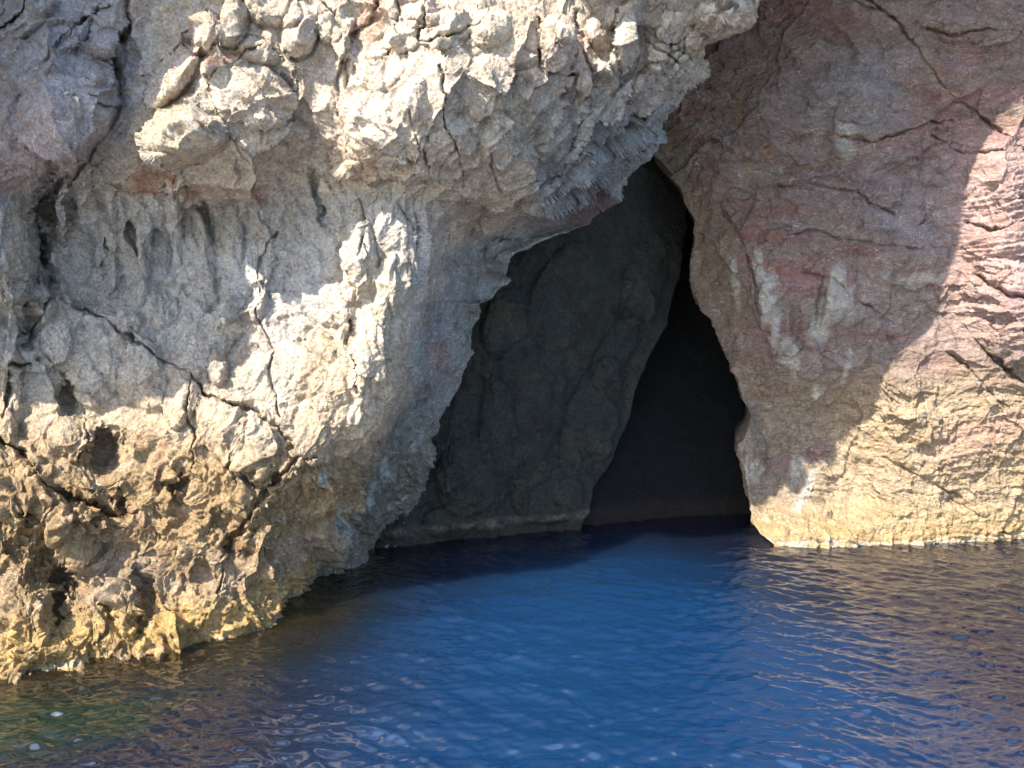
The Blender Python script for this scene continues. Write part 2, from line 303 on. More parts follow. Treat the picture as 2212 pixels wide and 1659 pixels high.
# the buttress beyond the left edge of the view, nearer the boat; unseen, its outline shaped to throw the shade on the upper left rocks
XB = ([-1000, -685, -476, -353, 0, 95, 125, 145], [-230, -230, -420, -340, -330, -340, -800, -4000])
def make_left():
    rows = np.r_[np.linspace(-1800, -60, 60, endpoint=False), np.linspace(-60, 1500, 744), np.linspace(1502, 1900, 20)]
    nL, nM, nW = 190, 800, 70
    s1 = -30-1670*np.linspace(1, 0, nL, endpoint=False)**1.7
    py = rows[:, None]; ex = polyx(EL, rows)[:, None]
    t = np.linspace(0, 1, nM)[None]
    rg = np.arange(-1900, 2000, 2.); xe = np.convolve(np.interp(rg, *zip(*sorted((q[1], q[0]) for q in EL))), np.ones(61)/61, 'same'); exs = np.interp(rows, rg[40:-40], xe[40:-40])[:, None]
    ex = ex+9*fbm(np.stack([rows/26, rows*0, rows*0], -1).astype(f32), 1., 2, 77, .5)[:, None]*(rows[:, None] > 0)
    mid = -30+(exs+30)*t+(ex-exs)*sstep(.86, 1, t)
    X = np.concatenate([np.repeat(s1[None], len(rows), 0), mid], 1); Yp = np.repeat(py, X.shape[1], 1)
    D = Tps(LD)(X, Yp); mk = sstep(-30, 110, np.interp(Yp, *XB)-X); D = D*(1-mk)+8.9*mk
    sd_ = linedist(X, Yp, [(1350, -160), (1600, -500), (1720, -1000), (1800, -1230), (2300, -1310), (3100, -1340)]); mk = (1-sstep(110, 190, sd_))*sstep(-60, -110, Yp); D = D*(1-mk)+np.minimum(D, 11.0)*mk  # unseen spur above the view, added to cast shade on the right cliff
    P0 = place(X, Yp, 12.+0*X).astype(f32); jg = 16*fbm(P0, 1.6, 4, 890, .6)
    xa = polyx([(1900, -200), (1330, 200), (1060, 380), (930, 480), (915, 560), (905, 640), (885, 720), (870, 820), (835, 900), (745, 985), (722, 1050), (730, 1100), (640, 1180), (606, 1260), (596, 1350), (590, 1900)], Yp)
    D = D+.75*sstep(0, 55, X-xa+jg)*sstep(400, 520, Yp)*(1-sstep(60, 0, polyx(EL, Yp)-X)*.6)
    NX = [fbm(P0, q, 4, 900+i, .62) for i, q in enumerate((1.0, 1.0, 3.2, 3.2))]
    BX = X+13*NX[0]+5*NX[2]; BY = Yp+13*NX[1]+5*NX[3]; KX = X+26*NX[0]+22*NX[2]; KY = Yp+26*NX[1]+22*NX[3]; KM = .35+.65*sstep(-.35, .25, fbm(P0, 2.2, 3, 930))
    # boulders, bosses and ribs traced one by one: centre, radii, tilt, height (m)
    for cx, cy, rx, ry, an, h in [
        (372, 168, 78, 33, -50, .42), (441, 72, 30, 44, 20, .38), (502, 52, 30, 50, 5, .30), (150, 232, 105, 98, -15, .42), (70, 120, 90, 60, -35, .18),
        (60, 25, 75, 35, -40, .22), (235, 55, 30, 70, 15, .2), (215, 130, 40, 60, 25, .22), (385, 300, 95, 48, -14, .36), (545, 215, 80, 68, -10, .32), (600, 300, 75, 55, 20, .22),
        (450, 240, 34, 40, -40, .16), (335, 350, 50, 22, 5, .18), (470, 150, 30, 30, 0, .15), (645, 60, 38, 60, 5, .3), (705, 60, 22, 34, 0, .18), (745, 75, 30, 55, 10, .22),
        (590, 20, 60, 36, 0, .2), (560, 110, 45, 25, 20, .16), (1205, 85, 38, 62, 0, .44), (1130, 130, 30, 20, 0, .14), (1228, 65, 22, 30, 0, .16), (1295, 62, 28, 38, 0, .3),
        (1310, 145, 28, 32, 5, .24), (1360, 75, 34, 84, 12, .42), (1270, 185, 24, 40, 0, .2), (1330, 25, 20, 28, 0, .16), (1450, 48, 46, 34, -15, .3), (1540, 28, 48, 34, -12, .3), (1600, 28, 38, 32, -20, .3), (1500, 85, 34, 26, -25, .2),
        (1420, 110, 22, 46, 10, .22), (1470, 150, 44, 40, -40, .22), (1400, 190, 26, 60, 25, .25), (1345, 225, 24, 70, 35, .2), (1290, 270, 26, 70, 40, .18), (1370, 280, 30, 60, 50, .2), (1200, 300, 30, 60, 20, .2), (1250, 360, 40, 60, 60, .2),
        (820, 255, 90, 125, 10, .28), (930, 175, 90, 95, 0, .22), (960, 320, 70, 75, 0, .2), (820, 130, 50, 60, 30, .16), (870, 75, 50, 34, 0, .2), (960, 60, 55, 44, -10, .22), (905, 20, 40, 30, 0, .18), (1060, 60, 40, 40, 0, .16),
        (1060, 190, 50, 70, 10, .18), (1080, 310, 35, 60, 10, .16), (870, 370, 60, 26, 0, .14), (745, 370, 30, 20, 0, .14),
        (1175, 430, 40, 55, 35, .25), (1070, 480, 30, 60, 30, .16), (1090, 565, 40, 40, 20, .22), (985, 530, 30, 60, 15, .14), (960, 690, 30, 60, 20, .16), (930, 800, 34, 50, 20, .16), (980, 760, 26, 50, 15, .16),
        (130, 470, 20, 70, 10, .14), (225, 520, 24, 100, 0, .12), (300, 560, 24, 90, 5, .14), (370, 480, 24, 90, 0, .14), (440, 560, 20, 90, -5, .12), (500, 520, 24, 70, 0, .14),
        (20, 560, 60, 120, 5, .35), (60, 660, 60, 50, -30, .25), (20, 820, 30, 130, 0, .2), (170, 760, 60, 120, -25, .18), (270, 760, 60, 130, -30, .2), (310, 660, 70, 50, 20, .14), (100, 880, 60, 100, -20, .2),
        (480, 700, 40, 70, 20, .18), (550, 640, 30, 60, 10, .16), (390, 860, 34, 60, 10, .16), (480, 920, 50, 70, -15, .16), (560, 960, 40, 80, -10, .16), (470, 790, 24, 40, 0, .2), (640, 790, 60, 60, 0, .14), (690, 900, 50, 110, 10, .16), (800, 760, 46, 120, 8, .2),
        (770, 560, 40, 90, 0, .22), (850, 620, 44, 70, 5, .18), (700, 650, 60, 50, 20, .16), (780, 930, 60, 60, 0, .14), (840, 830, 30, 40, 0, .16), (160, 950, 60, 45, 20, .18), (60, 1080, 100, 60, 35, .25), (170, 1140, 60, 60, 30, .2), (330, 1050, 50, 60, 0, .12),
        (530, 1090, 60, 50, -10, .14), (620, 1050, 60, 60, 0, .14), (560, 1200, 50, 60, 10, .14), (430, 1180, 60, 60, 20, .14), (280, 1280, 40, 90, 0, .18), (190, 1330, 40, 60, 10, .14), (60, 1300, 60, 90, 0, .16), (450, 1300, 60, 50, 0, .12), (100, 1400, 70, 26, -8, .12),
        (700, 1060, 40, 50, 20, .16), (690, 1180, 40, 60, 20, .14), (790, 1100, 40, 60, 10, .12), (760, 1200, 50, 40, 10, .12)]:
        r = ell(BX, BY, cx, cy, rx*1.12, ry*1.12, an)
        D += -h*1.15*np.clip(1-np.minimum(r, 1)**2.6, 0, 1)+.28*h*np.exp(-((r-1.04)/.07)**2)*KM
    # hollows: pockets and slots of shade
    for cx, cy, rx, ry, an, h in [
        (100, 470, 20, 95, 12, .9), (60, 700, 14, 40, 10, .6), (150, 850, 16, 50, -20, .6), (150, 440, 12, 40, 0, .4), (285, 520, 5, 34, 0, .35), (215, 560, 6, 50, 3, .35), (330, 515, 5, 14, 0, .25), (455, 480, 14, 36, -12, .2),
        (685, 420, 10, 50, -10, .3), (690, 470, 7, 20, 0, .3), (740, 410, 10, 24, 0, .2), (225, 975, 34, 40, 10, .5), (370, 1030, 26, 34, 20, .35), (240, 1080, 36, 40, 60, .5), (150, 1290, 34, 90, 8, .45), (210, 1150, 24, 50, 0, .3), (110, 1230, 40, 50, 30, .35),
        (320, 1270, 14, 60, 5, .3), (390, 1050, 20, 40, 30, .3), (480, 1120, 12, 26, 10, .25), (440, 1250, 14, 40, 0, .25), (545, 1180, 14, 30, 10, .25), (60, 1110, 26, 22, 20, .35), (30, 1180, 20, 20, 0, .3), (300, 1340, 12, 40, 0, .25), (510, 745, 60, 44, 30, .25), (640, 742, 26, 12, 0, .2), (590, 600, 50, 40, 0, .2),
        (640, 1140, 24, 40, 25, .2), (755, 715, 10, 50, 5, .25), (1235, 175, 22, 80, -5, .3), (1200, 340, 24, 60, 20, .2)]:
        r = ell(KX, KY, cx, cy, rx, ry, an); D += h*(.75+.35*(cy > 900))*np.exp(-(r*r)**2)*(.25+.75*sstep(-.3, .3, NX[3]+NX[0]))
    # fractures: width, depth, path
    WX = X+10*NX[0]+15*NX[2]; WY = Yp+10*NX[1]+15*NX[3]
    for wd, dp, pl in [
        (6, .40, [(125, 640), (190, 670), (240, 700), (300, 740), (350, 775), (375, 790), (410, 800), (440, 850), (490, 865), (545, 885), (600, 920), (640, 985), (690, 985)]),
        (10, .6, [(140, 390), (100, 430), (82, 490), (85, 550), (110, 610), (115, 640), (80, 690), (65, 740)]), (6, .4, [(65, 780), (25, 790), (15, 850), (8, 900)]),
        (8, .5, [(0, 950), (50, 980), (85, 1030), (150, 1070), (220, 1100), (280, 1115)]),
        (6, .35, [(160, 390), (210, 320), (250, 270), (262, 220), (250, 160), (248, 110), (275, 70), (280, 0)]), (7, .4, [(0, 60), (40, 30), (70, 0)]),
        (5, .25, [(120, 100), (160, 60), (205, 28), (235, 5)]), (5, .2, [(160, 185), (200, 215), (255, 235)]),
        (5, .25, [(455, 160), (462, 200), (465, 250)]), (5, .22, [(430, 240), (470, 160), (520, 120), (560, 95)]),
        (5, .2, [(700, 0), (745, 60), (750, 110), (720, 180), (730, 260), (735, 330)]), (6, .25, [(810, 0), (780, 70), (740, 150), (725, 250)]),
        (4, .2, [(860, 0), (850, 60), (830, 100), (790, 130)]), (5, .24, [(920, 0), (905, 50), (890, 75), (920, 80), (990, 70), (1040, 50), (1060, 20)]),
        (4, .25, [(950, 150), (960, 210), (975, 280), (990, 330), (1000, 400)]), (4, .2, [(990, 330), (960, 360), (940, 390)]), (3.5, .2, [(880, 240), (900, 300), (920, 350), (925, 395)]),
        (5, .25, [(1160, 20), (1170, 80), (1165, 150), (1200, 165), (1240, 160)]), (5, .25, [(1255, 20), (1260, 90), (1285, 170), (1275, 230)]), (5, .2, [(1330, 60), (1335, 130), (1340, 190)]),
        (5, .2, [(1395, 20), (1400, 90), (1440, 110), (1470, 140)]), (4, .2, [(1060, 330), (1080, 410)]), (5, .2, [(1480, 60), (1475, 110), (1440, 150), (1420, 200)]), (4, .15, [(1290, 260), (1250, 330), (1180, 400), (1090, 440)]),
        (4, .15, [(1400, 230), (1330, 320), (1250, 390), (1120, 470), (1040, 540)]), (4, .2, [(1560, 10), (1540, 60)]),
        (6, .3, [(640, 990), (560, 1080), (480, 1200), (470, 1280)]), (5, .22, [(600, 900), (580, 830), (585, 760), (560, 700), (540, 640), (560, 560), (590, 500)]), (4, .2, [(415, 805), (400, 880), (420, 950), (400, 1010)]),
        (5, .2, [(170, 1000), (190, 940), (175, 880), (150, 820)]), (4, .16, [(760, 420), (790, 480), (770, 560)]), (5, .2, [(755, 690), (765, 780), (760, 850)]), (4, .16, [(860, 440), (900, 500)])]:
        a = min(q[0] for q in pl)-60; b_ = max(q[0] for q in pl)+60; c = min(q[1] for q in pl)-60; d_ = max(q[1] for q in pl)+60
        m = (X > a) & (X < b_) & (Yp > c) & (Yp < d_)
        dd = linedist(WX[m], WY[m], pl); km = KM[m]; D[m] += .9*dp*km*np.exp(-(dd/(wd*.62*km))**1.3)-.25*dp*np.exp(-(dd/(wd*6))**2)
    P = place(X, Yp, D).astype(f32); r0 = 60; r1 = 60+744
    P, X, Yp = resample([P, X, Yp], 1, nL, nL+nM, .6); P, X, Yp = resample([P, X, Yp], 0, r0, r1, .5); P = P.astype(f32)
    # the rock turns back into the cave behind its edge
    q = np.linspace(0, 1, nW+1)[1:][None, :, None]; E = P[:, -1:, :]; T = blur(P[:, -14:], 6)[:, 13:14]-blur(P[:, -14:], 6)[:, :1]; T = T/np.linalg.norm(T, axis=-1, keepdims=True)
    back = np.array([-.35, .94, .18])
    Wp = E+T*.5*np.sin(q*math.pi/2)*.6+back*(q**1.5)*6.5
    P = np.concatenate([P, Wp], 1).astype(f32); X = np.concatenate([X, np.repeat(X[:, -1:], nW, 1)], 1); Yp = np.concatenate([Yp, np.repeat(Yp[:, -1:], nW, 1)], 1)
    N = gridnormals(P); z = P[..., 2]
    wx, wy = warpxy(X, Yp, P, 26)
    tm = 12+0*X; edge = X-polyx(EL, Yp)                        # <0 inside the outline
    face = sstep(-330, -120, X-polyx([(1900, -300), (1640, 0), (1350, 300), (1150, 420), (1010, 600), (990, 850), (800, 1100), (700, 1350), (690, 1900)], Yp))*0
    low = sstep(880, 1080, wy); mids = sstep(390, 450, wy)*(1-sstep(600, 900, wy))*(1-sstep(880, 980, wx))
    top = 1-sstep(380, 460, wy)
    bl = .36+.34*top+.14*low; pits = .15+.85*low*sstep(-200, 0, X+200); fl = mids*.9+.25*sstep(450, 550, wy)*(1-low)
    sl = sstep(1060, 1220, wx)*sstep(520, 420, wy)*sstep(120, 260, wy+.35*(wx-1300)); bl = bl*(1-.6*sl)
    h = relief(P, N, bl*.8, pits, fl, 0.0, .9+.25*mids+.55*low, 11, slabs=sl)
    h += .035*sstep(.08, 0, np.abs(z-.05)-.05)*(1+fbm(P, 7, 3, 5))     # crust of barnacles at the waterline
    P = P+N*h[..., None]
    # colours of the stone, some zones tinted to imitate shade
    n = fbm(P, .8, 4, 401); n2 = fbm(P, 2.5, 4, 402); n3 = fbm(P, (3, 3, .7), 3, 403)
    C = np.zeros(P.shape, f32)+col(.56, .50, .41)
    C = lay(C, sstep(-.1, .5, n), col(.58, .49, .42)); C = lay(C, sstep(.1, .6, n2)*.55, col(.45, .43, .40))
    C = lay(C, soft_ell(wx, wy, (90, 180, 230, 260, 0))*.85, col(.40, .40, .425)); C = lay(C, soft_ell(wx, wy, (30, 330, 120, 120, 0))*.6, col(.37, .31, .33))  # top-left tone cooled and lightened to imitate bright bluish shade
    C = lay(C, mids*.75, col(.50, .51, .50)); n6 = fbm(P, (2.6, 2.6, 1.1), 5, 420, .62); C = lay(C, mids*sstep(.12, .3, n6)*.6, col(.60, .58, .53)); C = lay(C, soft_ell(wx, wy, (270, 690, 230, 90, 30), .5)*.5, col(.46, .44, .40)); C = lay(C, mids*sstep(.12, .32, n3)*.7, col(.20, .21, .20)); C = lay(C, mids*sstep(.1, .35, fbm(P, (1.2, 1.2, 1), 4, 421))*.5, col(.33, .28, .22)); C = lay(C, soft_ell(wx, wy, (520, 480, 170, 50, 0))*.5, col(.30, .27, .23))  # mid zone base lightened to stand for bright shade; streaks are stone
    C = lay(C, soft_ell(wx, wy, (840, 240, 130, 190, 0), .5)*.8, col(.64, .58, .49)); C = lay(C, soft_ell(wx, wy, (800, 780, 110, 260, 0), .5)*.7, col(.66, .58, .45))
    C = lay(C, soft_ell(wx, wy, (770, 350, 60, 60, 0), .5)*.5, col(.55, .43, .30)); C = lay(C, soft_ell(wx, wy, (800, 20, 25, 60, 10), .5)*.6, col(.50, .30, .20))
    C = lay(C, soft_ell(wx, wy, (330, 270, 70, 50, 0), .5)*.6, col(.52, .45, .30)); C = lay(C, soft_ell(wx, wy, (690, 820, 60, 130, 0), .5)*.5, col(.50, .37, .24))
    C = lay(C, sstep(700, 1000, wy+60*n)*.7*(1-soft_ell(wx, wy, (700, 930, 190, 110, 0), .6)), col(.44, .34, .215))
    C = lay(C, sstep(860, 1060, wy+50*n)*.85, col(.33, .235, .12)); C = lay(C, sstep(.0, .5, n2)*sstep(1000, 1200, wy)*.6, col(.27, .21, .135))
    C = lay(C, (sstep(1.5, .9, z)*sstep(.55, .8, z)*sstep(-.3, .3, n))*.6, col(.46, .40, .33))
    C = lay(C, sstep(.75, .35, z+.3*n)*.8, col(.48, .34, .14)); C = lay(C, sstep(.2, .6, n2)*sstep(.8, .3, z)*.5, col(.33, .26, .10)); C = lay(C, sstep(.22, .06, z+.1*n2)*sstep(-.1, .3, n3)*.7, col(.15, .10, .06))
    # return into the cave: shade painted as darker blue grey, then olive lower down
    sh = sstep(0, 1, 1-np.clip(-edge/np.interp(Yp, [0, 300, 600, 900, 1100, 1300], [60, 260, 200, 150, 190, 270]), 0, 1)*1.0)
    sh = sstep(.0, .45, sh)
    C = lay(C, sstep(1080, 1200, wx)*sstep(60, 260, wy)*sstep(900, 1400, wx+wy*1.2)*.75, col(.38, .40, .415)); C = lay(C, sh*.85*sstep(150, 350, wy), col(.245, .285, .315)); C = lay(C, sh*sstep(820, 1050, wy)*.85, col(.19, .19, .155)); C = lay(C, sh*sstep(500, 800, wy)*sstep(.1, .5, n2)*.4, col(.24, .27, .24))  # cool shade tint painted on the lower arch and the return
    for e in [(705, 1040, 9, 34, 20), (800, 1060, 6, 34, 8), (730, 1120, 8, 26, 10), (910, 960, 7, 26, 15), (830, 1010, 9, 20, 20), (770, 1150, 8, 20, 0), (905, 780, 5, 40, 0), (905, 600, 5, 30, 10)]: C = lay(C, soft_ell(wx, wy, e, .5)*.8, col(.40, .50, .53))
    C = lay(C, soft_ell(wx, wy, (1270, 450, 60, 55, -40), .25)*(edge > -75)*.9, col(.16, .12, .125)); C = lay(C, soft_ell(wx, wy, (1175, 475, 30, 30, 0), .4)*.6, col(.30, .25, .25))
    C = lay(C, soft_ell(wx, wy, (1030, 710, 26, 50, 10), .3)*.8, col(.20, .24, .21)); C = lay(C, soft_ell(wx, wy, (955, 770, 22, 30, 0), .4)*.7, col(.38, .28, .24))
    C = lay(C, sstep(.2, .38, fbm(P, (1.4, 1.4, 1.2), 5, 430, .62))*.55, C*col(.62, .58, .56)); C = lay(C, sstep(.22, .4, fbm(P, (1.7, 1.7, 1.4), 5, 431, .62))*.5, C*col(.95, .74, .52))
    for wd, st, c, pl in [(13, .85, (.30, .10, .06), [(300, 395), (400, 400), (470, 395), (540, 405), (560, 430)]), (10, .7, (.33, .13, .08), [(255, 415), (330, 420), (420, 418)]),
        (5, .8, (.33, .13, .08), [(460, 150), (500, 125), (550, 95)]), (6, .8, (.26, .10, .07), [(272, 80), (285, 40), (295, 0)]), (9, .7, (.16, .10, .11), [(60, 200), (95, 170), (150, 155)]), (10, .5, (.22, .12, .11), [(40, 220), (45, 290), (90, 260)]),
        (5, .8, (.40, .17, .12), [(350, 780), (375, 772), (400, 760)]), (4, .7, (.42, .16, .10), [(580, 700), (610, 688), (640, 680)]), (7, .7, (.36, .16, .11), [(345, 960), (348, 1000), (330, 1060)]),
        (4, .7, (.35, .14, .10), [(735, 200), (722, 290), (700, 350), (640, 400)]), (5, .6, (.35, .16, .12), [(690, 120), (690, 180)]), (6, .6, (.36, .22, .18), [(280, 1100), (310, 1120), (330, 1140)]), (5, .7, (.20, .09, .08), [(125, 625), (135, 640)]),
        (4, .6, (.42, .22, .15), [(900, 860), (870, 880)]), (9, .35, (.32, .16, .12), [(430, 450), (540, 460), (560, 500)]), (6, .7, (.15, .08, .09), [(245, 130), (238, 100)])]:
        C = lay(C, st*.8*sstep(-.5, .3, n3+n2)*(1-sstep(wd*.1, wd*2.2, linedist(wx, wy, pl)+9*n2)), col(*c))
    C = lay(C, sstep(.07, .02, np.abs(z-.03+.06*n))*sstep(-.1, .4, n2)*.6, col(.50, .45, .35))
    C = lay(C, sstep(.02, -.12, z), col(.13, .09, .05))
    C *= (1+.20*fbm(P, 4, 4, 410, .65))[..., None]; C = lay(C, sstep(.25, .5, fbm(P, 3.3, 4, 411, .6))*.45, C*col(.62, .60, .60))
    C = lay(C, sstep(.3, 1.2, P[..., 1]-15.2)*(z < 9)*.8, col(.06, .065, .06))  # darkened deeper in the cave, painting its shade into the rock
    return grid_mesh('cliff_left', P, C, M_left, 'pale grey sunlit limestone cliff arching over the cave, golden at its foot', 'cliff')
make_left()

# ================================================================== RIGHT CLIFF
ER = [(1330, -1000), (1340, 0), (1380, 250), (1405, 320), (1412, 340), (1440, 375), (1468, 405), (1478, 440), (1498, 475), (1496, 540), (1493, 570), (1500, 620), (1515, 670), (1540, 690), (1560, 745), (1575, 780), (1590, 820), (1600, 865), (1620, 900),
      (1612, 930), (1592, 960), (1590, 990), (1605, 1020), (1612, 1060), (1628, 1110), (1628, 1130), (1650, 1165), (1668, 1180), (1690, 1250), (1700, 1900)]
RD = [(x, y, wl(x, y)) for x, y in [(1655, 1178), (1800, 1182), (1950, 1182), (2100, 1175), (2212, 1170)]]
RD += [(x, 1500, 15.6) for x in (1660, 1900, 2200)]+[(2500, 1170, 15.8), (3000, 1170, 14.5), (3900, 1170, 12.5), (2500, 600, 15.2), (3000, 600, 14.2), (3900, 600, 12.5), (2600, 0, 16.0), (3900, 0, 13.5)]
for y, r in {
    1050: [(1612, 16.5), (1680, 15.9), (1800, 15.8), (1950, 15.75), (2100, 15.7), (2212, 15.6)], 900: [(1622, 16.6), (1700, 16.0), (1800, 15.9), (1950, 15.7), (2100, 15.5), (2212, 15.3)],
    700: [(1550, 16.9), (1640, 16.2), (1750, 16.0), (1900, 16.0), (2050, 15.8), (2150, 15.3), (2212, 15.0)], 500: [(1500, 17.0), (1600, 16.4), (1750, 16.2), (1900, 16.1), (2050, 15.9), (2212, 15.2)],
    300: [(1410, 17.2), (1550, 16.7), (1700, 16.4), (1900, 16.2), (2050, 16.1), (2212, 15.5)], 80: [(1350, 17.5), (1550, 17.0), (1700, 16.7), (1900, 16.5), (2100, 16.2), (2212, 16.0)],
    -200: [(1350, 18), (1700, 17.2), (2212, 16.6)], -950: [(1350, 20), (2212, 19), (3900, 17)]}.items(): RD += [(x, y, d) for x, d in r]
def make_right():
    rows = np.r_[np.linspace(-1000, -60, 50, endpoint=False), np.arange(-60, 1230, 2.0), np.linspace(1230, 1900, 20)]
    nW = 60; ex = polyx(ER, rows)[:, None]; t = np.linspace(0, 1, 430)[None]; mid = ex+(2240-ex)*t
    out = np.repeat((2240+(3900-2240)*np.linspace(0, 1, 201)[1:]**1.6)[None], len(rows), 0)
    X = np.concatenate([mid, out], 1); Yp = np.repeat(rows[:, None], X.shape[1], 1); D = Tps(RD)(X, Yp); D = D+.75*sstep(1960, 1800, X)*sstep(780, 900, Yp)*sstep(1165, 1080, Yp)*sstep(1600, 1680, X)
    P0 = place(X, Yp, 16.+0*X).astype(f32); NX = [fbm(P0, q, 4, 950+i, .62) for i, q in enumerate((1.0, 1.0, 3.2, 3.2))]; KM = .25+.75*sstep(-.35, .3, fbm(P0, 1.8, 3, 960))
    for cx, cy, rx, ry, an, h in [(1830, 215, 90, 80, 10, .28), (1880, 190, 60, 50, 0, .14), (1700, 240, 90, 90, 0, .16), (2100, 40, 110, 60, 5, .3), (1990, 150, 90, 50, 20, .2), (1950, 300, 110, 60, -10, .2), (1780, 330, 110, 30, 0, .14),
        (2160, 380, 70, 90, 0, .3), (2150, 520, 80, 60, -10, .3), (2160, 620, 90, 60, 5, .3), (2190, 720, 60, 70, 0, .3), (1650, 640, 40, 60, 5, .16), (1800, 640, 40, 70, 20, .2), (1950, 560, 90, 60, -10, .18), (1700, 540, 70, 50, 0, .14), (1620, 960, 34, 60, -5, .16),
        (1600, 780, 30, 50, 10, .12), (1950, 830, 50, 30, 0, .14), (2000, 920, 80, 40, 0, .12), (2120, 980, 80, 40, -10, .14), (1680, 730, 30, 40, 0, .14), (1860, 500, 70, 50, 0, .12), (2060, 440, 60, 60, 0, .14), (1560, 400, 60, 60, 0, .12)]:
        r = ell(X, Yp, cx, cy, rx*1.1, ry*1.1, an); D -= h*np.clip(1-np.minimum(r, 1)**2.6, 0, 1)
    for cx, cy, rx, ry, an, h in [(1775, 650, 10, 55, 10, .3), (1635, 900, 14, 60, -20, .15), (1650, 1020, 20, 60, 0, .12), (1720, 690, 10, 40, 0, .15)]:
        r = ell(X, Yp, cx, cy, rx, ry, an); D += h*np.exp(-(r*r)**1.5)
    WX = X+8*NX[0]+12*NX[2]; WY = Yp+8*NX[1]+12*NX[3]
    for wd, dp, pl in [(5, .2, [(1870, 0), (1935, 45), (1970, 100), (2040, 190), (2140, 270), (2212, 310), (2300, 350)]), (5, .16, [(1820, 0), (1930, 40)]), (5, .2, [(1650, 320), (1740, 295), (1800, 290), (1900, 305), (2000, 270), (2060, 255)]),
        (4, .14, [(2010, 290), (2080, 330), (2200, 320)]), (5, .25, [(2090, 480), (2140, 495), (2212, 475), (2260, 460)]), (6, .3, [(2090, 590), (2130, 610), (2180, 640), (2212, 640), (2280, 640)]), (6, .3, [(2080, 700), (2110, 740), (2160, 790), (2212, 830), (2300, 860)]),
        (4, .14, [(1680, 400), (1760, 395), (1850, 420), (1930, 460)]), (4, .14, [(1640, 520), (1750, 500), (1850, 520), (1980, 540), (2080, 530)]), (5, .2, [(2060, 1080), (2130, 1120), (2190, 1160), (2230, 1190)]), (4, .14, [(1900, 990), (2010, 1040), (2080, 1080)]),
        (5, .18, [(2050, 760), (2120, 820), (2170, 880)]), (5, .16, [(1740, 590), (1800, 600), (1850, 650), (1930, 700)]), (4, .14, [(1540, 430), (1600, 520), (1630, 600), (1640, 700)]), (5, .18, [(2000, 60), (2060, 80), (2140, 60), (2212, 70)])]:
        dd = linedist(WX, WY, pl); D += dp*KM*np.exp(-(dd/(wd*.8*KM))**1.6)
    P = place(X, Yp, D).astype(f32); P, X, Yp = resample([P, X, Yp], 1, 0, 430, .6); P = P.astype(f32)
    q = np.linspace(1, 0, nW, endpoint=False)[None, :, None]; E = P[:, :1, :]
    Wp = E+np.array([-.12, .25, 0])*np.sin(q*math.pi/2)+np.array([.30, .95, .0])*(q**1.5)*6.5
    P = np.concatenate([Wp, P], 1).astype(f32); X = np.concatenate([np.repeat(X[:, :1], nW, 1), X], 1); Yp = np.concatenate([np.repeat(Yp[:, :1], nW, 1), Yp], 1)
    N = gridnormals(P); z = P[..., 2]; wx, wy = warpxy(X, Yp, P, 24); wx = wx.astype(f32)
    rightm = sstep(2000, 2120, wx); low = sstep(700, 900, wy)
    vs_ = .12+.88*sstep(-.25, .35, fbm(P, (.45, .45, .7), 3, 599))
    h = relief(P, N, .22+.1*(1-low), .12+.3*low, .1, .12+.9*rightm*(1-.6*low)+.12*low, .9+.3*low, 57, scales=vs_*(.9-.3*rightm)*(.2+.8*sstep(0, 90, X-polyx(ER, Yp))))
    h += .035*sstep(.08, 0, np.abs(z-.05)-.05)*(1+fbm(P, 7, 3, 5))
    P = P+N*h[..., None]
    n = fbm(P, .7, 4, 501); n2 = fbm(P, (2, 2, 3), 4, 502); bed = fbm(P, (.5, .5, 2.2), 4, 503)
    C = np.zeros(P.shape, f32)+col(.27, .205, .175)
    dg = fbm(np.stack([P[..., 0]*.25+P[..., 2]*.5, P[..., 1]*.3, P[..., 2]*2.6+P[..., 0]*.55+.8*n], -1).astype(f32), 1.0, 4, 520, .6)
    C = lay(C, sstep(-.05, .4, bed), col(.29, .165, .145)); C = lay(C, sstep(.05, .35, dg)*.7, col(.28, .155, .15)); C = lay(C, sstep(-.05, -.35, dg)*.55, col(.34, .28, .265)); C = lay(C, sstep(.1, .4, fbm(P, (1.2, 1.2, 1.6), 4, 521, .6))*.5, col(.30, .24, .16)); C = lay(C, sstep(.0, .5, n2)*.5, col(.31, .27, .25)); C = lay(C, sstep(.1, .45, n)*.5, col(.22, .175, .145))
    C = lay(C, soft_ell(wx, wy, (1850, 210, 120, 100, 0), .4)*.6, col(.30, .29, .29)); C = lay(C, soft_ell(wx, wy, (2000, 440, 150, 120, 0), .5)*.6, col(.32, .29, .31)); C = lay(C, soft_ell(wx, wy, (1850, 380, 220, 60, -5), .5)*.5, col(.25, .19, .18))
    C = lay(C, soft_ell(wx, wy, (1520, 560, 70, 240, -20), .4)*.7, col(.24, .19, .13)); C = lay(C, soft_ell(wx, wy, (1440, 330, 60, 90, 0), .4)*.7, col(.17, .15, .10)); C = lay(C, soft_ell(wx, wy, (1600, 150, 170, 130, 0), .5)*.4, col(.20, .165, .14))
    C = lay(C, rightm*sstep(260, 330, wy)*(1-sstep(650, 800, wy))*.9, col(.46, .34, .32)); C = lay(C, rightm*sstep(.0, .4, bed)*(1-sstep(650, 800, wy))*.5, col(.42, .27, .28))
    C = lay(C, soft_ell(wx, wy, (1900, 640, 170, 60, -10), .5)*sstep(-.2, .3, n2)*.6, col(.36, .35, .31)); C = lay(C, soft_ell(wx, wy, (1740, 600, 110, 40, 5), .5)*.5, col(.34, .17, .16))
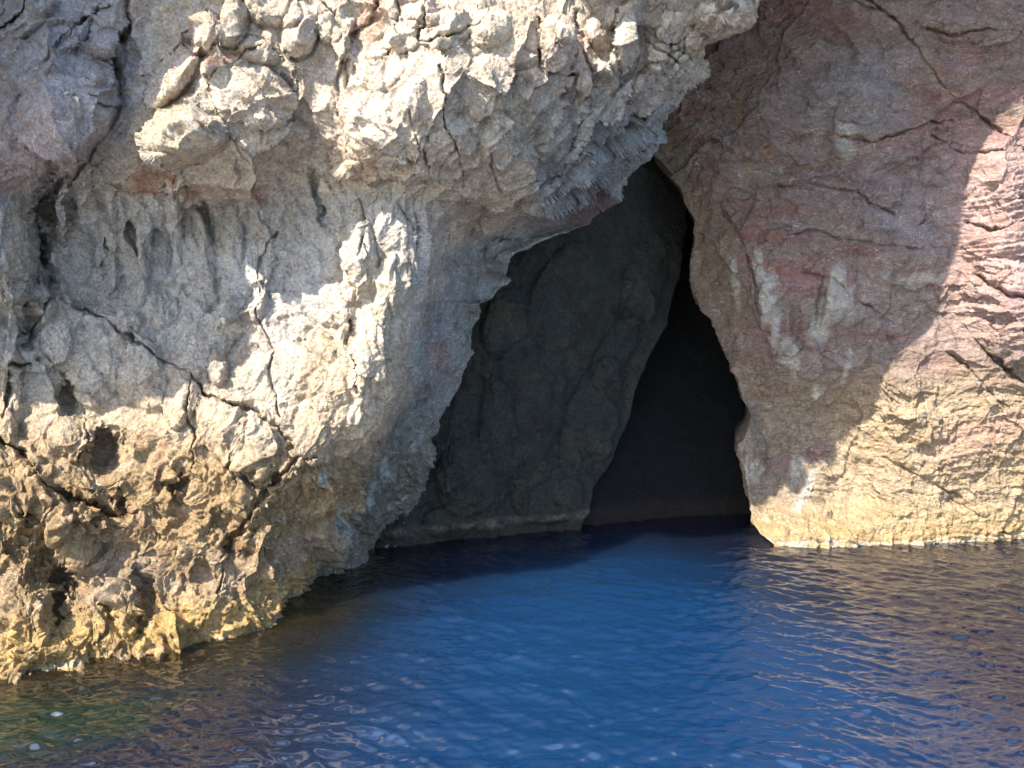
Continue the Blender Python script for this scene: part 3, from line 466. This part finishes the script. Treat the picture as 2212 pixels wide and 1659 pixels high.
    C = lay(C, sstep(740, 900, wy+40*n)*.8, col(.33, .28, .215)); C = lay(C, sstep(780, 920, wy)*sstep(1700, 1850, wx)*.75, col(.44, .35, .23)); C = lay(C, soft_ell(wx, wy, (1730, 990, 80, 22, -20), .5)*.75, col(.27, .17, .175)); C = lay(C, soft_ell(wx, wy, (2120, 940, 110, 40, -20), .6)*.5, col(.44, .27, .24))
    C = lay(C, sstep(1050, 1130, wy)*.7, col(.44, .34, .19)); C = lay(C, sstep(.1, .5, n2)*sstep(850, 950, wy)*.5, col(.40, .30, .24))
    for e in [(1660, 640, 16, 50, 5), (1640, 590, 10, 50, -10), (1680, 700, 12, 40, 10), (1775, 690, 18, 46, 18), (1800, 620, 20, 50, 25), (1820, 660, 16, 40, 20), (1700, 760, 16, 26, 10), (1715, 780, 9, 40, 0), (1825, 790, 7, 34, 10), (1762, 840, 8, 18, 0), (1720, 1010, 14, 40, 15), (1740, 1060, 14, 44, 15), (1620, 1020, 22, 26, 0), (1590, 610, 8, 50, 0), (1990, 600, 50, 16, -10), (1830, 300, 20, 40, 0)]:
        C = lay(C, soft_ell(wx, wy, e, .5)*.9*sstep(-.4, .05, n2+.1), col(.52, .50, .44))
    for wd, st, c, pl in [(6, .8, (.36, .24, .08), [(1600, 240), (1605, 290), (1615, 340), (1628, 400)]), (5, .6, (.34, .20, .08), [(1590, 180), (1600, 250)]), (7, .75, (.42, .17, .12), [(1640, 330), (1690, 315), (1740, 295)]), (6, .6, (.36, .14, .12), [(1800, 295), (1900, 310), (2000, 275), (2080, 240)]),
        (4, .7, (.48, .40, .28), [(1870, 0), (1935, 45), (1970, 100), (2040, 190), (2140, 270)]), (8, .5, (.38, .18, .13), [(1640, 30), (1720, 35)]), (5, .5, (.40, .30, .14), [(1640, 340), (1760, 300), (1850, 320), (1960, 290)]), (6, .55, (.34, .24, .11), [(1560, 470), (1590, 560), (1620, 640)]), (8, .5, (.34, .12, .12), [(1600, 560), (1700, 590), (1760, 600)]), (5, .5, (.34, .26, .12), [(1600, 370), (1720, 380), (1840, 330)])]:
        C = lay(C, st*.75*sstep(-.45, .3, n2+bed)*(1-sstep(0, wd*2.2, linedist(wx, wy, pl)+9*n2)), col(*c))
    C = lay(C, sstep(.45, .25, z+.2*n)*.55, col(.42, .30, .14)); C = lay(C, sstep(.12, .03, np.abs(z-.05+.06*n))*sstep(-.5, .2, n2)*.85, col(.60, .55, .44)); C = lay(C, sstep(.02, -.1, z), col(.12, .09, .05))
    C *= (1+.20*fbm(P, 4, 4, 510, .65))[..., None]; C = lay(C, sstep(.2, .5, fbm(P, (2.5, 2.5, 4), 4, 511, .6))*.5, C*col(.60, .55, .52)); C = lay(C, sstep(.25, .5, fbm(P, (3, 3, 5), 4, 512, .6))*.35*sstep(900, 700, wy), col(.38, .34, .33))
    C = lay(C, sstep(.4, 1.5, P[..., 1]-17.0)*(z < 9)*(wx < 1800)*.8, col(.05, .05, .045))  # rock turned into the cave painted darker, as its shade
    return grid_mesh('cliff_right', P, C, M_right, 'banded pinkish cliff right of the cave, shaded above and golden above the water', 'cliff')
make_right()

# ================================================================== CAVE WALLS
EC = [(1560, -400), (1520, 200), (1490, 380), (1482, 480), (1470, 600), (1442, 700), (1400, 790), (1375, 850), (1362, 900), (1335, 950), (1318, 1000), (1285, 1050), (1270, 1100), (1266, 1150), (1262, 1500)]
def make_cave():
    CD = [(x, y, wl(x, y)) for x, y in [(880, 1185), (1000, 1168), (1100, 1160), (1200, 1150), (1265, 1145)]]+[(300, 1185, 15.3), (300, 400, 15.5), (300, -400, 16), (700, 1185, 15.2)]
    CD += [(900, 1000, 15.6), (1100, 1000, 16.4), (1310, 1000, 17.4), (950, 800, 15.6), (1150, 800, 16.6), (1390, 800, 17.9), (1050, 600, 15.9), (1250, 600, 17), (1465, 600, 18.4), (1200, 450, 16.3), (1350, 450, 17.4), (1480, 450, 18.8), (1300, 300, 16.6), (1450, 300, 18.6), (1000, 200, 16), (1500, 0, 18.6), (1000, -400, 16.5), (1550, -400, 19), (900, 1500, 15), (1260, 1500, 16.6)]
    rows = np.r_[np.linspace(-400, 300, 40, endpoint=False), np.arange(300, 1200, 3.0), np.linspace(1200, 1500, 10)]
    ex = polyx(EC, rows)[:, None]; X = 300+(ex-300)*(np.linspace(0, 1, 330)[None]**.8); Yp = np.repeat(rows[:, None], X.shape[1], 1); D = Tps(CD)(X, Yp)
    for cx, cy, rx, ry, an, h in [(1130, 880, 90, 160, 15, .35), (1280, 900, 60, 140, 20, .3), (1010, 1030, 70, 90, 10, .35), (1180, 1060, 80, 80, 0, .3), (1230, 640, 80, 130, 25, .3), (1390, 620, 50, 120, 20, .25), (1100, 700, 60, 80, 20, .25), (1330, 760, 40, 90, 30, .25), (970, 1130, 60, 40, 0, .25)]:
        r = ell(X, Yp, cx, cy, rx, ry, an); D -= h*np.sqrt(np.clip(1-r*r, 0, 1))
    P = place(X, Yp, D); nW = 40; q = np.linspace(0, 1, nW+1)[1:][None, :, None]
    P = np.concatenate([P, P[:, -1:]+np.array([.2, .25, 0])*np.sin(q*1.57)+np.array([-.4, .9, 0])*(q**1.4)*6], 1).astype(f32)
    X = np.concatenate([X, np.repeat(X[:, -1:], nW, 1)], 1); Yp = np.concatenate([Yp, np.repeat(Yp[:, -1:], nW, 1)], 1)
    N = gridnormals(P); z = P[..., 2]; h = relief(P, N, .32, .5, .35, 0.0, 1.2, 91); h += .12*sstep(.35, .1, z)
    P = P+N*h[..., None]; n = fbm(P, 1.0, 4, 601); n2 = fbm(P, 3, 4, 602)
    C = np.zeros(P.shape, f32)+col(.052, .060, .058); C = lay(C, sstep(-.1, .4, n), col(.080, .082, .062)); C = lay(C, sstep(.1, .4, fbm(P, (2, 2, .8), 4, 610, .6))*.6, col(.03, .035, .036)); C = lay(C, sstep(0, .5, n2)*.6, col(.045, .04, .042))  # dark rock, darkened further to stand for the cave's shade
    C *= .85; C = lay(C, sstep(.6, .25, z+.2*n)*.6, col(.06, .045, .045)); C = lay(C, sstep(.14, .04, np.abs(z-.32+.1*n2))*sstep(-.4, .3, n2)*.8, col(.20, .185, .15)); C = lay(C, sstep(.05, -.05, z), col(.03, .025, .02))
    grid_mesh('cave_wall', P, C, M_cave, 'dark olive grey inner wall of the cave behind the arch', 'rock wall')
    # the far end of the cave and its roof, its deep shade painted in as near-black rock
    BD = [(1266, 1136, wl(1266, 1136)), (1450, 1120, wl(1450, 1120)), (1640, 1110, wl(1640, 1110)), (1900, 1110, 18.6), (2600, 1110, 18.6), (0, 1136, 17.4), (0, 300, 19), (1450, 800, 19.6), (1450, 500, 20.6), (1450, 0, 21.5), (2600, 0, 20), (0, -400, 19.5), (1450, -400, 22), (2600, -400, 21), (1450, 1400, 17.6)]
    rows = np.linspace(-500, 1400, 420); X = np.repeat(np.linspace(-200, 2800, 560)[None], len(rows), 0); Yp = np.repeat(rows[:, None], X.shape[1], 1)
    P = place(X, Yp, Tps(BD)(X, Yp)).astype(f32); N = gridnormals(P); P = P+N*relief(P, N, .5, .3, .2, 0.0, 1., 131)[..., None]
    z = P[..., 2]; n = fbm(P, 1.0, 4, 601)
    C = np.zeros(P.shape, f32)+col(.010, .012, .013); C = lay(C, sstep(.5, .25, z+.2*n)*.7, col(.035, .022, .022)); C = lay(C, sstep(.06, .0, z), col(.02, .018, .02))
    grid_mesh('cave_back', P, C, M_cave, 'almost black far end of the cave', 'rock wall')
make_cave()
def make_hill():                               # the headland above and behind the cliff tops closes the cave from the sky
    x = np.linspace(-70, 70, 120); y = np.linspace(15, 120, 90); X, Y = np.meshgrid(x, y)
    P = np.stack([X, Y, 15.5+(Y-15)*.45+0*X], -1).astype(f32); P[..., 2] += 2.0*fbm(P, .08, 4, 701)*sstep(15, 22, Y)
    P = P[:, ::-1]
    C = np.zeros(P.shape, f32)+col(.34, .32, .27)
    grid_mesh('hill_top', P, C, M_left, 'rocky headland above the cliff', 'hill')
make_hill()

# ================================================================== SEA
def make_water():
    def axis(a, b, st, lo, hi, g=1.25):
        m = list(np.arange(a, b, st)); s = st; v = m[-1]
        while v < hi: s *= g; v += s; m.append(v)
        s = st; v = m[0]; pre = []
        while v > lo: s *= g; v -= s; pre.append(v)
        return np.array(pre[::-1]+m)
    xs = axis(-7.5, 12.5, .02, -400, 400)
    ys = [6.6]
    while ys[-1] < 20: ys.append(ys[-1]+max(.012, ys[-1]**2/(CAMH*788)*.55))
    v = ys[0]; s = .03; pre = []
    while v > -500: s *= 1.2; v -= s; pre.append(v)
    v = ys[-1]; s = .06
    while v < 30: s *= 1.3; v += s; ys.append(v)
    ys = np.array(pre[::-1]+ys)
    X, Y = np.meshgrid(xs, ys); P0 = np.stack([X, Y, 0*X], -1).astype(f32)
    wx = X+.35*fbm(P0, .35, 3, 801); wy = Y+.30*fbm(P0, .35, 3, 802)
    rng = np.random.default_rng(5); Z = np.zeros_like(X)
    dx = np.gradient(xs)[None]; dy = np.gradient(ys)[:, None]
    for i in range(90):
        lam = .10*(13**rng.random()); th = rng.normal(.10, .38); k = 2*math.pi/lam
        kx, ky = k*math.sin(th), k*math.cos(th)
        a = .0050*lam*(.55+.9*rng.random())*(1.6 if lam < .32 else 1.25 if lam < .75 else .5)
        fade = np.exp(-(dx*kx/2.2)**2-(dy*ky/2.2)**2)
        Z += a*fade*np.sin(kx*wx+ky*wy+rng.random()*6.283)
    gust = .85+.4*fbm(P0, (.22, .4, 1), 3, 803)
    calm = np.interp(Y, [11, 15, 18], [1, .75, .35])
    Z *= gust*calm
    P = np.stack([X, Y, Z], -1)[:, ::-1]
    m = bpy.data.materials.new('sea_water'); m.use_nodes = True; nt = m.node_tree; L = nt.links.new
    b = nt.nodes['Principled BSDF']; b.inputs['Roughness'].default_value = .015; b.inputs['IOR'].default_value = 2.35
    b.inputs['Specular IOR Level'].default_value = .5
    m.node_tree.nodes['Principled BSDF'].subsurface_method = 'BURLEY'; b.inputs['Subsurface Weight'].default_value = 1; b.inputs['Subsurface Radius'].default_value = (.4, 1.0, 1.6); b.inputs['Subsurface Scale'].default_value = .8
    geo = nd(nt, 'ShaderNodeNewGeometry')
    at = nd(nt, 'ShaderNodeAttribute', attribute_name='tint'); L(at.outputs['Color'], b.inputs['Base Color'])
    mp = nd(nt, 'ShaderNodeMapping'); mp.inputs['Scale'].default_value = (.5, 1, 1); L(geo.outputs['Position'], mp.inputs[0])
    n1 = nd(nt, 'ShaderNodeTexNoise'); n1.inputs['Scale'].default_value = 14; n1.inputs['Detail'].default_value = 3; L(mp.outputs[0], n1.inputs['Vector'])
    bp = nd(nt, 'ShaderNodeBump'); bp.inputs['Strength'].default_value = .2; bp.inputs['Distance'].default_value = .012; L(n1.outputs[0], bp.inputs['Height']); L(bp.outputs[0], b.inputs['Normal'])
    Q = P.astype(f32); n = fbm(Q, (.5, .8, 1), 4, 811)
    C = np.zeros(P.shape, f32)+col(.001, .008, .020)
    C = lay(C, sstep(1.5, .5, np.hypot((P[..., 0]-1.6)/3.6, (P[..., 1]-9.5)/5.2)+.25*n), col(.0, .030, .092))
    # shallow shelf of weedy rock under the left cliff
    px = P[..., 0]; pyy = P[..., 1]; shore = 10.4+(px+6)*.62
    sh = sstep(3.4, .3, shore-pyy+.9*n)*sstep(-1.6, -3.0, px)
    C = lay(C, sh*.9, col(.012, .010, .005)); C = lay(C, sstep(1.3, .4, np.hypot((px+5.6)/1.5, (pyy-8.9)/.8)+1.1*n)*.6, col(.004, .020, .009))
    grid_mesh('sea_water', P, C, m, 'deep blue rippled sea water in front of the cave', 'sea')
make_water()
